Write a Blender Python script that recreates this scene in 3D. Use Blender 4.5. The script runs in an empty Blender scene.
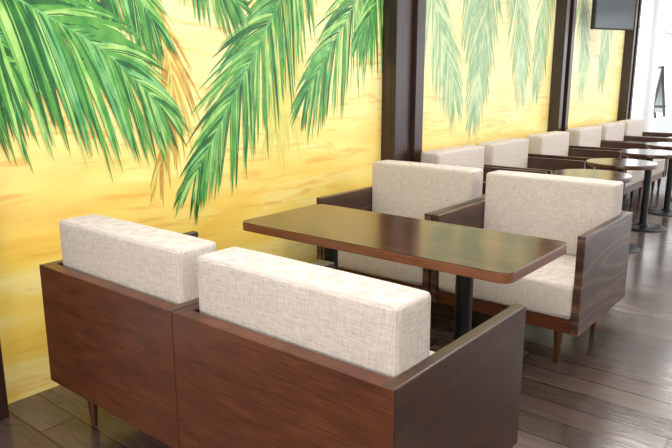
import bpy, bmesh, math, random
from mathutils import Vector, Matrix
random.seed(7)
S=bpy.context.scene
try:
    S.view_settings.view_transform='Standard'
except Exception: pass
COL=S.collection
def srgb(r,g,b):
    f=lambda c:(c/255/12.92) if c/255<=0.04045 else ((c/255+0.055)/1.055)**2.4
    return (f(r),f(g),f(b),1)
# ---------------- materials ----------------
def newmat(name):
    m=bpy.data.materials.new(name); m.use_nodes=True
    nt=m.node_tree; b=nt.nodes['Principled BSDF']; return m,nt,b
def N(nt,t,**kw):
    n=nt.nodes.new(t)
    for k,v in kw.items():
        if k in n.inputs.keys(): n.inputs[k].default_value=v
        else: setattr(n,k,v)
    return n
def ramp(nt,fac,stops):
    r=nt.nodes.new('ShaderNodeValToRGB'); e=r.color_ramp.elements
    while len(e)<len(stops): e.new(0.5)
    for i,(p,c) in enumerate(stops): e[i].position=p; e[i].color=c
    nt.links.new(fac,r.inputs[0]); return r.outputs[0]
def coords(nt,scale,kind='Object',rot=(0,0,0)):
    tc=nt.nodes.new('ShaderNodeTexCoord'); mp=nt.nodes.new('ShaderNodeMapping')
    mp.inputs['Scale'].default_value=scale; mp.inputs['Rotation'].default_value=rot
    nt.links.new(tc.outputs[kind],mp.inputs[0]); return mp.outputs[0]
def plain(name,c,rough=.5,metal=0,spec=.5):
    m,nt,b=newmat(name); b.inputs['Base Color'].default_value=c
    b.inputs['Roughness'].default_value=rough; b.inputs['Metallic'].default_value=metal
    b.inputs['Specular IOR Level'].default_value=spec
    n=N(nt,'ShaderNodeTexNoise',Scale=60.0); bp=N(nt,'ShaderNodeBump',Strength=.03)
    nt.links.new(coords(nt,(1,1,1)),n.inputs[0]); nt.links.new(n.outputs[0],bp.inputs['Height']); nt.links.new(bp.outputs[0],b.inputs['Normal'])
    return m
def wood(name,c1,c2,c3,scale,rough=.38,bands=3.0,strong=.35,rings=22,fine=0,linecol=None,dist=.3):
    m,nt,b=newmat(name)
    co=coords(nt,scale)
    n1=N(nt,'ShaderNodeTexNoise',Scale=3.0,Detail=6.0,Distortion=.6)
    nt.links.new(co,n1.inputs[0])
    base=ramp(nt,n1.outputs[0],[(.25,c1),(.5,c2),(.78,c3)])
    w=N(nt,'ShaderNodeTexNoise',Scale=bands*.35,Detail=0.6,Distortion=dist)
    nt.links.new(co,w.inputs[0])
    mu=N(nt,'ShaderNodeMath',operation='MULTIPLY'); mu.inputs[1].default_value=rings
    nt.links.new(w.outputs[0],mu.inputs[0])
    fr=N(nt,'ShaderNodeMath',operation='PINGPONG'); fr.inputs[1].default_value=1
    nt.links.new(mu.outputs[0],fr.inputs[0])
    lines=ramp(nt,fr.outputs[0],[(0,(1,1,1,1)),(.3,(.3,.3,.3,1)),(.7,(0,0,0,1))])
    k=N(nt,'ShaderNodeMath',operation='MULTIPLY'); k.inputs[1].default_value=strong
    nt.links.new(lines,k.inputs[0])
    mx=N(nt,'ShaderNodeMix',data_type='RGBA')
    nt.links.new(k.outputs[0],mx.inputs[0]); nt.links.new(base,mx.inputs[6])
    mx.inputs[7].default_value=linecol or tuple([x*.4 for x in c1[:3]]+[1])
    out=mx.outputs[2]
    if fine:
        sc=tuple(s*12 if s==max(scale) else s*2.5 for s in scale)
        nf=N(nt,'ShaderNodeTexNoise',Scale=3.0,Detail=4.0); nt.links.new(coords(nt,sc),nf.inputs[0])
        fl=ramp(nt,nf.outputs[0],[(.35,(1-fine,1-fine,1-fine,1)),(.6,(1+fine*.5,)*3+(1,))])
        mm=N(nt,'ShaderNodeMix',data_type='RGBA',blend_type='MULTIPLY'); mm.inputs[0].default_value=1
        nt.links.new(out,mm.inputs[6]); nt.links.new(fl,mm.inputs[7]); out=mm.outputs[2]
    nt.links.new(out,b.inputs['Base Color'])
    b.inputs['Roughness'].default_value=rough
    bp=N(nt,'ShaderNodeBump',Strength=.06,Distance=.002)
    nt.links.new(k.outputs[0],bp.inputs['Height']); nt.links.new(bp.outputs[0],b.inputs['Normal'])
    return m
W_CH=wood('walnut_chair',srgb(74,38,20),srgb(89,47,25),srgb(102,57,32),(1.0,1.0,5),.33,3,.22,14,fine=.32)
W_SIDE=wood('walnut_side',srgb(50,31,22),srgb(62,39,28),srgb(76,49,35),(3,1.1,5),.3,3,.25,14,fine=.28)
W_GRAIN=wood('oak_grain_side',srgb(50,32,25),srgb(62,40,31),srgb(76,51,40),(.6,.9,4.2),.34,3,.6,18,.28,srgb(122,92,76),0)
W_TAB=wood('table_veneer',srgb(50,30,20),srgb(74,46,29),srgb(104,67,43),(1.0,7,3),.17,3,.5,fine=.42)
W_EDGE=wood('table_edge',srgb(96,56,34),srgb(118,72,44),srgb(132,84,52),(2,2,14),.35,3,.1)
W_PIL=wood('dark_pillar',srgb(32,19,15),srgb(46,28,22),srgb(66,43,35),(8,8,1),.32,3,.2)
W_LEG=wood('leg_wood',srgb(60,30,18),srgb(84,44,26),srgb(100,54,32),(8,8,2),.35)
BLK=plain('black_metal',srgb(22,22,24),.35,.3)
WHT=plain('white_paint',srgb(236,238,239),.6)
def fabric():
    m,nt,b=newmat('linen_fabric')
    a=N(nt,'ShaderNodeTexNoise',Scale=1.0,Detail=2.0); nt.links.new(coords(nt,(26,26,380)),a.inputs[0])
    c=N(nt,'ShaderNodeTexNoise',Scale=1.0,Detail=2.0); nt.links.new(coords(nt,(380,380,26)),c.inputs[0])
    s=N(nt,'ShaderNodeMath',operation='ADD'); nt.links.new(a.outputs[0],s.inputs[0]); nt.links.new(c.outputs[0],s.inputs[1])
    h=N(nt,'ShaderNodeMath',operation='MULTIPLY'); h.inputs[1].default_value=.5; nt.links.new(s.outputs[0],h.inputs[0])
    col=ramp(nt,h.outputs[0],[(.34,srgb(176,163,154)),(.5,srgb(197,186,177)),(.66,srgb(212,203,195))])
    nt.links.new(col,b.inputs['Base Color']); b.inputs['Roughness'].default_value=.95
    b.inputs['Specular IOR Level'].default_value=.15
    bp=N(nt,'ShaderNodeBump',Strength=.15,Distance=.002); nt.links.new(h.outputs[0],bp.inputs['Height']); nt.links.new(bp.outputs[0],b.inputs['Normal'])
    return m
FAB=fabric()
PIP=plain('piping_fabric',srgb(184,172,162),.95,0,.1)
def muralmat(name,glare):  # argument sets how much washed-out glare is mixed into the paint colours
    m,nt,b=newmat(name)
    n=N(nt,'ShaderNodeTexNoise',Scale=1.0,Detail=5.0,Distortion=.5); nt.links.new(coords(nt,(1,1.1,6)),n.inputs[0])
    k=glare
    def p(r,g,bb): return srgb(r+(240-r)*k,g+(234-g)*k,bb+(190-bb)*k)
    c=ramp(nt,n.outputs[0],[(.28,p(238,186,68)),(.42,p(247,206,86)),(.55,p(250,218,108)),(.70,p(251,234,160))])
    sep=N(nt,'ShaderNodeSeparateXYZ'); nt.links.new(coords(nt,(1,1,1)),sep.inputs[0])
    mr=N(nt,'ShaderNodeMapRange'); mr.inputs[1].default_value=.65; mr.inputs[2].default_value=1.65; mr.inputs[3].default_value=0.05; mr.inputs[4].default_value=.82
    n2=N(nt,'ShaderNodeTexNoise',Scale=1.6,Detail=3.0); nt.links.new(coords(nt,(1,1,2)),n2.inputs[0])
    ad=N(nt,'ShaderNodeMath',operation='MULTIPLY',use_clamp=True); nt.links.new(sep.outputs[2],mr.inputs[0])
    sc=N(nt,'ShaderNodeMath',operation='MULTIPLY'); sc.inputs[1].default_value=2.0; nt.links.new(n2.outputs[0],sc.inputs[0])
    nt.links.new(mr.outputs[0],ad.inputs[0]); nt.links.new(sc.outputs[0],ad.inputs[1])
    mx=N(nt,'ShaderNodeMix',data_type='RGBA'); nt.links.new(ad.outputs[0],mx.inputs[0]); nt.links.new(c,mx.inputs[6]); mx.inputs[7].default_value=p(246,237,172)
    n3=N(nt,'ShaderNodeTexNoise',Scale=2.2,Detail=5.0,Distortion=.8); nt.links.new(coords(nt,(1,1.0,9)),n3.inputs[0])
    st=ramp(nt,n3.outputs[0],[(.54,(0,0,0,1)),(.68,(.6,.6,.6,1))])
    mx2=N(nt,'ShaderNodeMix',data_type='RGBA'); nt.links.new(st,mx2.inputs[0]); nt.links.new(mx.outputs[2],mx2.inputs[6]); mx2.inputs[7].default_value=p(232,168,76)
    nt.links.new(mx2.outputs[2],b.inputs['Base Color']); b.inputs['Roughness'].default_value=.35
    b.inputs['Specular IOR Level'].default_value=.4
    return m
def leafmat(name,c1,c2):
    m,nt,b=newmat(name)
    n=N(nt,'ShaderNodeTexNoise',Scale=14.0,Detail=3.0); nt.links.new(coords(nt,(1,1,.6)),n.inputs[0])
    nt.links.new(ramp(nt,n.outputs[0],[(.35,c1),(.65,c2)]),b.inputs['Base Color']); b.inputs['Roughness'].default_value=.35
    b.inputs['Specular IOR Level'].default_value=.4
    return m
G=[leafmat('leaf_dark',srgb(20,82,36),srgb(44,114,46)),
   leafmat('leaf_mid',srgb(54,132,52),srgb(94,162,66)),
   leafmat('leaf_light',srgb(122,184,84),srgb(176,212,122)),
   leafmat('leaf_teal',srgb(68,150,86),srgb(124,188,116)),
   leafmat('leaf_gold',srgb(184,136,56),srgb(218,178,86)),
   leafmat('leaf_faint',srgb(202,200,96),srgb(230,214,116)),
   leafmat('leaf_glare',srgb(124,166,116),srgb(166,192,142)),  # far-panel frond green with the wall's glare painted in
   leafmat('leaf_glare_pale',srgb(176,202,152),srgb(206,214,166))]  # lighter far-panel green, glare also painted in
def floormat():
    m,nt,b=newmat('plank_floor')
    co=coords(nt,(1,1,1))
    br=N(nt,'ShaderNodeTexBrick'); br.offset=.37
    for k,v in {'Scale':1.0,'Mortar Size':.004,'Brick Width':1.25,'Row Height':.16,'Mortar Smooth':.1,'Bias':0.0}.items(): br.inputs[k].default_value=v
    br.inputs['Color1'].default_value=srgb(68,54,48); br.inputs['Color2'].default_value=srgb(98,81,74); br.inputs['Mortar'].default_value=srgb(24,17,15)
    nt.links.new(co,br.inputs[0])
    n=N(nt,'ShaderNodeTexNoise',Scale=1.0,Detail=6.0,Distortion=1.2); nt.links.new(coords(nt,(4,30,1)),n.inputs[0])
    g=ramp(nt,n.outputs[0],[(.3,(.62,.60,.58,1)),(.5,(.95,.95,.95,1)),(.72,(1.2,1.18,1.16,1))])
    mx=N(nt,'ShaderNodeMix',data_type='RGBA',blend_type='MULTIPLY'); mx.inputs[0].default_value=1
    nt.links.new(br.outputs[0],mx.inputs[6]); nt.links.new(g,mx.inputs[7]); nt.links.new(mx.outputs[2],b.inputs['Base Color'])
    r=ramp(nt,n.outputs[0],[(.3,(.24,.24,.24,1)),(.7,(.13,.13,.13,1))]); nt.links.new(r,b.inputs['Roughness'])
    b.inputs['Specular IOR Level'].default_value=.65
    bp=N(nt,'ShaderNodeBump',Strength=.15,Distance=.003); nt.links.new(n.outputs[0],bp.inputs['Height'])
    bp2=N(nt,'ShaderNodeBump',Strength=.5,Distance=.002); bp2.invert=True; nt.links.new(br.outputs['Fac'],bp2.inputs['Height']); nt.links.new(bp.outputs[0],bp2.inputs['Normal'])
    nt.links.new(bp2.outputs[0],b.inputs['Normal'])
    return m
# ---------------- mesh helpers ----------------
def link(me,name,mat,parent=None,loc=(0,0,0),rot=(0,0,0),smooth=False):
    o=bpy.data.objects.new(name,me); COL.objects.link(o)
    for m in (mat if isinstance(mat,list) else [mat]): me.materials.append(m)
    o.location=loc; o.rotation_euler=rot
    if parent: o.parent=parent
    if smooth:
        for p in me.polygons: p.use_smooth=True
    return o
def box(name,lo,hi,mat,parent=None,bev=0,seg=3):
    bm=bmesh.new(); bmesh.ops.create_cube(bm,size=1)
    for v in bm.verts: v.co=Vector([(lo[i]+hi[i])/2+v.co[i]*(hi[i]-lo[i]) for i in range(3)])
    if bev: bmesh.ops.bevel(bm,geom=bm.edges[:],offset=bev,segments=seg,affect='EDGES',profile=.5)
    me=bpy.data.meshes.new(name); bm.to_mesh(me); bm.free()
    return link(me,name,mat,parent)
def cushion(name,lo,hi,parent,bev=.022,puff=.012,pipe_axis=1):
    bm=bmesh.new(); bmesh.ops.create_cube(bm,size=2)
    bmesh.ops.subdivide_edges(bm,edges=bm.edges[:],cuts=11,use_grid_fill=True)
    h=[(hi[i]-lo[i])/2 for i in range(3)]; c=[(hi[i]+lo[i])/2 for i in range(3)]
    for v in bm.verts:
        a=v.co.copy(); n=Vector((0,0,0))
        for i in range(3):
            if abs(abs(a[i])-1)<1e-4:
                j,k=(i+1)%3,(i+2)%3
                n[i]+=math.copysign(puff*(1-a[j]**4)*(1-a[k]**4),a[i])
        v.co=Vector([c[i]+a[i]*h[i]+n[i] for i in range(3)])
    me=bpy.data.meshes.new(name); bm.to_mesh(me); bm.free()
    o=link(me,name,FAB,parent,smooth=True)
    b=o.modifiers.new('round','BEVEL'); b.width=bev; b.segments=5; b.limit_method='ANGLE'; b.angle_limit=math.radians(50)
    i=pipe_axis; j,k=(i+1)%3,(i+2)%3
    for sgn in (-1,1):
        cu=bpy.data.curves.new(name+'_piping','CURVE'); cu.dimensions='3D'; cu.bevel_depth=.0036; cu.bevel_resolution=2
        sp=cu.splines.new('POLY'); pts=[]; r=bev*.9
        for (sj,sk,a0) in ((1,1,0),(-1,1,90),(-1,-1,180),(1,-1,270)):
            for q in range(5):
                an=math.radians(a0+q*22.5); p=[0,0,0]
                p[i]=c[i]+sgn*(h[i]-bev*.32)
                p[j]=c[j]+sj*(h[j]-r)+math.cos(an)*(r-bev*.30*.9); p[k]=c[k]+sk*(h[k]-r)+math.sin(an)*(r-bev*.3*.9)
                pts.append(p)
        sp.points.add(len(pts)-1)
        for q,p in enumerate(pts): sp.points[q].co=(*p,1)
        sp.use_cyclic_u=True; cu.materials.append(PIP)
        oo=bpy.data.objects.new(name+'_piping',cu); COL.objects.link(oo); oo.parent=parent
    return o
def lathe(name,prof,mat,parent=None,loc=(0,0,0),n=40):
    bm=bmesh.new(); rings=[]
    for r,z in prof:
        rings.append([bm.verts.new((r*math.cos(2*math.pi*i/n),r*math.sin(2*math.pi*i/n),z)) for i in range(n)])
    for a,b in zip(rings,rings[1:]):
        for i in range(n): bm.faces.new((a[i],a[(i+1)%n],b[(i+1)%n],b[i]))
    bm.faces.new(rings[0][::-1]); bm.faces.new(rings[-1])
    me=bpy.data.meshes.new(name); bm.to_mesh(me); bm.free()
    o=link(me,name,mat,parent,loc,smooth=True)
    e=o.modifiers.new('e','EDGE_SPLIT'); e.split_angle=math.radians(35)
    return o
def empty(name,loc,rz=0):
    e=bpy.data.objects.new(name,None); COL.objects.link(e); e.location=loc; e.rotation_euler=(0,0,rz); e.empty_display_size=.2
    return e
# ---------------- furniture ----------------
D=.385; T=.042; ZB=.205; ZA=.706
def armchair(x,y,rz,side=W_SIDE,W=.425):
    p=empty('armchair',(x,y,0),rz)
    box('arm_panel_left',(-W+.002,-D,ZB),(-W+T,D,ZA),side,p,.004)
    box('arm_panel_right',(W-T,-D,ZB),(W-.002,D,ZA),side,p,.004)
    box('back_panel',(-W+T-.001,-D,ZB),(W-T+.001,-D+.045,ZA),W_CH,p,.002)
    box('rear_veneer',(-W+.002,-D-.006,ZB),(W-.002,-D+.001,ZA),W_CH,p,.002)
    box('front_rail',(-W+T,D-.035,ZB),(W-T,D-.012,ZB+.07),W_CH,p,.002)
    box('seat_deck',(-W+T,-D+.045,ZB+.02),(W-T,D-.035,ZB+.05),W_CH,p)
    cushion('seat_cushion',(-W+T+.004,-D+.05,ZB+.072),(W-T-.004,D-.004,.455),p,.025,.008,2)
    cushion('back_cushion',(-W+T+.002,-D+.066,.46),(W-T-.002,-D+.235,.884),p,.02,.005,1)
    for i,(sx,sy) in enumerate(((-1,-1),(1,-1),(-1,1),(1,1))):
        lathe('leg_%d'%(i+1),[(.011,0),(.013,.004),(.017,.07),(.023,.15),(.024,.19),(.018,ZB+.02)],W_LEG,p,(sx*(W-.13),sy*(D-.10),0),24)
    return p
armchair(-2.085,1.585,0,W=.43); armchair(-1.225,1.585,0,W=.43)
armchair(-2.232,3.435,math.pi,W_GRAIN,.419); armchair(-1.385,3.435,math.pi,W_GRAIN,.419)
for yy in (4.70,5.62,6.70,7.78,8.72,9.62):
    armchair(-2.36,yy,-math.pi/2)
def rtable():
    x0,x1,y0,y1=-2.35,-.93,2.12,2.735
    p=empty('dining_table',((x0+x1)/2,(y0+y1)/2,0))
    hx,hy=(x1-x0)/2,(y1-y0)/2
    def slab(name,z0,z1,r,mat,ins=0,bev=.003):
        bm=bmesh.new(); vs=[]
        for sx,sy,a0 in ((1,1,0),(-1,1,90),(-1,-1,180),(1,-1,270)):
            for q in range(9):
                an=math.radians(a0+q*11.25)
                vs.append(bm.verts.new((sx*(hx-ins-r)+r*math.cos(an),sy*(hy-ins-r)+r*math.sin(an),z0)))
        f=bm.faces.new(vs); ex=bmesh.ops.extrude_face_region(bm,geom=[f])
        for v in ex['geom']:
            if isinstance(v,bmesh.types.BMVert): v.co.z=z1
        bmesh.ops.recalc_face_normals(bm,faces=bm.faces[:])
        me=bpy.data.meshes.new(name); bm.to_mesh(me); bm.free()
        o=link(me,name,mat,p); b=o.modifiers.new('b','BEVEL'); b.width=bev; b.segments=2; b.limit_method='ANGLE'
        return o
    slab('table_core',.708,.7465,.05,W_EDGE)
    slab('table_top',.7462,.75,.05,W_TAB,.0015,.001)
    slab('underframe',.69,.708,.04,BLK,.12)
    for i,sx in enumerate((-.375,.375)):
        lathe('pedestal_%d'%i,[(.038,.02),(.038,.70)],BLK,p,(sx,0,0))
        lathe('pedestal_foot_%d'%i,[(.21,0),(.21,.008),(.2,.014),(.06,.022),(.045,.04)],BLK,p,(sx,0,0))
        box('spreader_%d'%i,(sx-.06,-.22,.682),(sx+.06,.22,.694),BLK,p)
rtable()
def round_table(x,y):
    p=empty('round_cafe_table',(x,y,0))
    lathe('top',[(.275,.714),(.283,.72),(.285,.735),(.283,.746),(.278,.75)],W_TAB,p,n=64)
    lathe('collar',[(.12,.70),(.12,.714)],BLK,p)
    lathe('stem',[(.033,.02),(.033,.705)],BLK,p)
    lathe('foot',[(.21,0),(.21,.008),(.195,.016),(.06,.024),(.04,.045)],BLK,p)
for x,y in ((-1.56,4.9),(-1.6,5.8),(-1.62,6.8),(-1.62,7.75),(-1.62,8.75),(-1.62,9.8)): round_table(x,y)
# ---------------- room ----------------
WX=-2.86
XR=5.0; YB=-3.5; YE=17.0; H=3.1
box('floor',(WX-.2,YB,-.1),(XR,YE,0),floormat())
box('ceiling',(WX-.2,YB,H),(XR,YE,H+.1),WHT)
box('wall_left',(WX-.2,YB,0),(WX,10.5,H),WHT)
CREAM=plain('cream_wall',srgb(225,215,200),.8)
box('wall_back',(WX,YB-.15,0),(XR,YB,H),CREAM)
box('wall_right',(XR,YB,0),(XR+.15,5,H),CREAM)
def glazed(name,axis,pos,a0,a1,step,z0=.35,z1=2.9):
    p=empty(name,(0,0,0))
    def bx(n,a,b,za,zb,t=.06):
        if axis=='x': box(n,(pos-t,a,za),(pos+t,b,zb),WHT,p,.004,1)
        else: box(n,(a,pos-t,za),(b,pos+t,zb),WHT,p,.004,1)
    bx('sill',a0,a1,0,z0,.09); bx('head',a0,a1,z1,H,.09)
    n=round((a1-a0)/step)
    for i in range(n+1):
        c=a0+(a1-a0)*i/n; c=min(max(c,a0+.04),a1-.04); bx('mullion_%d'%i,c-.035,c+.035,z0,z1,.05)
    bx('transom',a0,a1,2.2,2.25,.035)
glazed('window_1','x',WX-.1,10.5,YE,3.2,.75)
glazed('window_2','y',YE+.1,WX,XR,1.6,.12)
glazed('window_3','x',XR+.1,5,YE,1.6,.1,2.9)
lathe('white_column',[(.12,0),(.12,.12),(.085,.13),(.085,H-.002)],WHT,None,(-2.66,10.74,0))
def pillar(y0,y1,n):
    p=empty('trim_%d'%n,(0,0,0))
    box('pillar_body',(WX,y0,0),(WX+.10,y1,H),W_PIL,p,.004)
    w=y1-y0
    box('pillar_fillet_a',(WX+.10,y0+.0*w,0),(WX+.135,y0+.3*w,H),W_PIL,p,.004)
    box('pillar_fillet_b',(WX+.10,y0+.7*w,0),(WX+.135,y0+w,H),W_PIL,p,.004)
pillar(.62,1.1,1); pillar(4.03,4.42,2); pillar(7.3,7.6,3); pillar(9.9,10.15,4)
# ---------------- mural with painted palm fronds ----------------
def cat(pts,t):
    n=len(pts)-1; s=min(int(t*n),n-1); u=t*n-s
    P=[Vector(pts[max(0,min(n,s+k))]) for k in (-1,0,1,2)]
    return .5*((2*P[1])+(-P[0]+P[2])*u+(2*P[0]-5*P[1]+4*P[2]-P[3])*u*u+(-P[0]+3*P[1]-3*P[2]+P[3])*u**3)
def mural(y0,y1,fronds,bg):
    bm=bmesh.new(); x0=WX+.012
    c=[bm.verts.new(q) for q in ((x0,y0,.0),(x0,y1,.0),(x0,y1,H),(x0,y0,H),(WX,y0,0),(WX,y1,0),(WX,y1,H),(WX,y0,H))]
    for f in ((0,1,2,3),(4,5,1,0),(5,6,2,1),(6,7,3,2),(7,4,0,3)): bm.faces.new([c[i] for i in f]).material_index=0
    lay=[x0+.0008]
    def strip(cl,w,mi):
        lay[0]+=.000004; x=lay[0]; L=[];R=[]
        for i,pt in enumerate(cl):
            d=(cl[min(i+1,len(cl)-1)]-cl[max(i-1,0)]).normalized(); nn=Vector((-d.y,d.x))
            a=pt+nn*w[i]; b=pt-nn*w[i]
            for q in (a,b): q.x=min(max(q.x,y0+.002),y1-.002); q.y=min(q.y,H-.01)
            L.append(bm.verts.new((x,a.x,a.y))); R.append(bm.verts.new((x,b.x,b.y)))
        for i in range(len(cl)-1):
            bm.faces.new((R[i],R[i+1],L[i+1],L[i])).material_index=mi
    for fr in fronds:
        pts,n,L,droop,ang,cols,wd=fr
        for i in range(n):
            t=(i+random.random()*.6)/n
            P=cat(pts,t); d=(cat(pts,min(t+.02,1))-cat(pts,max(t-.02,0))).normalized()
            for s in (-1,1):
                a=math.radians((ang*(1-t)+16*t)+random.uniform(-9,9))*s
                dr=Vector((d.x*math.cos(a)-d.y*math.sin(a),d.x*math.sin(a)+d.y*math.cos(a)))
                ln=L*(.55+.6*math.sin(math.pi*min(1,t*.8+.12)))*random.uniform(.78,1.1)*(1-.35*t)
                dd=droop*random.uniform(.6,1.3)
                cl=[P+dr*ln*k/7+Vector((0,-1))*dd*ln*(k/7)**2 for k in range(8)]
                w0=wd*random.uniform(.7,1.25)
                w=[w0*max(.04,math.sin(math.pi*min(1,(.12+.88*k/7)))**.7) for k in range(8)]
                mi=random.choice(cols); strip(cl,w,mi)
                if random.random()<.35 and mi in (1,2,4): strip(cl[:6],[q*.2 for q in w[:6]],3)
        cl=[cat(pts,k/24) for k in range(25)]
        strip(cl,[.008*(1-.8*k/24) for k in range(25)],cols[-1])
    me=bpy.data.meshes.new('palm_mural'); bm.to_mesh(me); bm.free()
    return link(me,'palm_mural',[bg]+G)
viv=[1,1,2,2,2,3,4]; gold=[5,5,6]; faint=[6,6]; glared=[7,7,8]  # last set: far-panel greens with painted glare
mural(1.1,4.03,[
 ([(3.05,2.0),(2.98,1.5),(2.92,1.2)],30,.36,.5,30,faint,.010),
 ([(1.80,2.1),(2.06,1.72),(2.14,1.4),(2.04,1.0)],44,.30,.7,34,gold,.007),
 ([(3.85,2.2),(3.7,1.95),(3.42,1.62),(3.2,1.36)],64,.42,.5,50,viv,.0095),
 ([(4.05,2.4),(3.95,2.0),(3.8,1.78)],40,.34,.6,50,viv,.0095),
 ([(3.2,2.25),(2.96,1.9),(2.72,1.56),(2.50,1.25),(2.28,.94)],100,.46,.4,48,viv,.010),
 ([(2.2,2.2),(2.4,1.98),(2.6,1.86)],40,.26,.3,50,viv,.009),
 ([(.9,2.15),(1.2,1.98),(1.5,1.84),(1.8,1.66)],60,.42,.5,50,viv,.010),
 ([(1.1,2.25),(1.5,2.12),(1.85,1.95),(2.04,1.72)],60,.36,.4,50,viv,.0095),
 ([(.9,1.66),(1.12,1.62),(1.32,1.50)],44,.36,.7,50,viv,.0095),
 ([(.9,1.97),(1.2,1.84),(1.46,1.72),(1.76,1.56),(2.02,1.34)],110,.50,.5,56,viv,.0105),
],muralmat('mural_paint',0))
mural(4.42,7.3,[
 ([(4.5,2.5),(4.7,2.1),(4.95,1.7),(5.12,1.32)],60,.50,.4,44,glared,.013),
 ([(5.2,2.6),(5.35,2.3),(5.4,2.0),(5.42,1.7)],40,.40,.4,44,glared,.012),
 ([(5.75,2.6),(5.66,2.1),(5.58,1.6),(5.5,1.2)],60,.48,.4,44,glared,.013),
 ([(6.2,2.7),(6.35,2.2),(6.45,1.8),(6.5,1.4)],56,.46,.4,44,glared,.013),
 ([(7.1,2.7),(7.0,2.2),(6.95,1.8),(6.9,1.4)],40,.40,.4,44,glared,.012),
],muralmat('mural_glare_b',.25))  # background lightened to paint in glare on this panel
mural(7.6,9.9,[
 ([(8.0,2.7),(8.15,2.2),(8.3,1.8),(8.3,1.4)],44,.44,.4,44,glared,.012),
 ([(9.2,2.8),(9.15,2.3),(9.1,1.9),(9.05,1.5)],44,.44,.4,44,glared,.012),
],muralmat('mural_glare_c',.3))  # glare painted into this background too, slightly stronger
# ---------------- hanging TV ----------------
tv=empty('wall_television',(-2.54,8.30,2.21),math.radians(62))
box('screen_body',(-.31,-.03,-.20),(.31,.03,.20),BLK,tv,.008)
box('screen_glass',(-.295,-.034,-.185),(.295,-.029,.185),plain('tv_glass',srgb(70,76,80),.12),tv)
box('bracket_arm',(-.03,.02,-.03),(.03,.22,.03),BLK,tv)
box('bracket_post',(-.025,.19,-.03),(.025,.24,.88),BLK,tv)
# ---------------- sign outside the far window ----------------
ps=empty('sandwich_board_sign',(-3.50,14.6,-.12),math.radians(130))
SF=plain('sign_face',srgb(205,208,208),.5)
FRM=plain('sign_frame',srgb(66,70,72),.5)
for s,nm in ((-1,'board_front'),(1,'board_back')):
    o=box(nm,(-.17,-.012,.9),(.17,.012,1.80),SF,ps,.004); o.rotation_euler=(math.radians(8)*s,0,0); o.location=(0,.25*s,0)
    for sx in (-1,1):
        f=box('frame_side',(sx*.19-.02,-.02,0),(sx*.19+.02,.02,1.82),FRM,ps); f.rotation_euler=(math.radians(8)*s,0,0); f.location=(0,.252*s,0)
    f=box('frame_top',(-.21,-.02,1.79),(.21,.02,1.84),FRM,ps); f.rotation_euler=(math.radians(8)*s,0,0); f.location=(0,.252*s,0)
for sx in (-1,1):
    box('cross_bar',(sx*.19-.012,-.15,1.0),(sx*.19+.012,.15,1.05),FRM,ps)
# ---------------- outside ----------------
box('ground_outside',(-30,-12,-.3),(24,40,-.12),plain('paving',srgb(190,190,185),.8))
GRN=leafmat('foliage',srgb(96,130,78),srgb(150,180,118))
def bush(x,y,s):
    bm=bmesh.new()
    for k in range(420):
        d=Vector((random.gauss(0,1),random.gauss(0,1),random.gauss(0,1))).normalized()*random.uniform(.4,1)
        c=Vector((d.x*s*.8,d.y*s*.8,s*1.0+d.z*s*.9)); r=s*.16
        a=Vector((random.uniform(-1,1),random.uniform(-1,1),random.uniform(-1,1))).normalized(); b=a.cross(Vector((.3,.5,.8))).normalized()
        bm.faces.new([bm.verts.new(c+a*r),bm.verts.new(c+b*r*.4),bm.verts.new(c-a*r),bm.verts.new(c-b*r*.4)])
    r=bmesh.ops.create_cone(bm,cap_ends=True,segments=10,radius1=.06*s,radius2=.04*s,depth=s)
    for v in r['verts']: v.co.z+=s*.5-.1
    me=bpy.data.meshes.new('garden_shrub'); bm.to_mesh(me); bm.free(); link(me,'garden_shrub',GRN,None,(x,y,-.12))
for x,y,s in ((-9.0,24,1.0),(-13,30,1.6),(-3,22,1.4),(1,23,1.5)): bush(x,y,s)
# ---------------- lights ----------------
w=bpy.data.worlds.new('World'); S.world=w; w.use_nodes=True
w.node_tree.nodes['Background'].inputs[0].default_value=(.94,.97,1,1); w.node_tree.nodes['Background'].inputs[1].default_value=3.6
def area(name,loc,rot,sx,sy,e,c=(1,1,1)):
    l=bpy.data.lights.new(name,'AREA'); l.shape='RECTANGLE'; l.size=sx; l.size_y=sy; l.energy=e; l.color=c
    o=bpy.data.objects.new(name,l); COL.objects.link(o); o.location=loc; o.rotation_euler=rot
R=math.radians
for i,(x,y,e) in enumerate(((-1.2,1.2,66),(-1.2,4.2,62),(-1.2,7.4,60),(-1.2,10.5,60),(2,0,45),(2,5,60),(2,10,60))):
    area('ceiling_light_panel_%d'%i,(x,y,H-.03),(0,0,0),1.4,1.4,e,(1,.985,.97))
area('back_window_light',(.8,YB+.1,1.7),(R(90),0,0),4,2,180,(1,.99,.97))
# ---------------- camera ----------------
cd=bpy.data.cameras.new('Camera'); cam=bpy.data.objects.new('Camera',cd); COL.objects.link(cam)
cam.location=(0,0,1.43); cam.rotation_euler=(R(77.5),0,R(39.2)); cd.sensor_width=36; cd.lens=36*650/672; cd.clip_start=.02
S.camera=cam
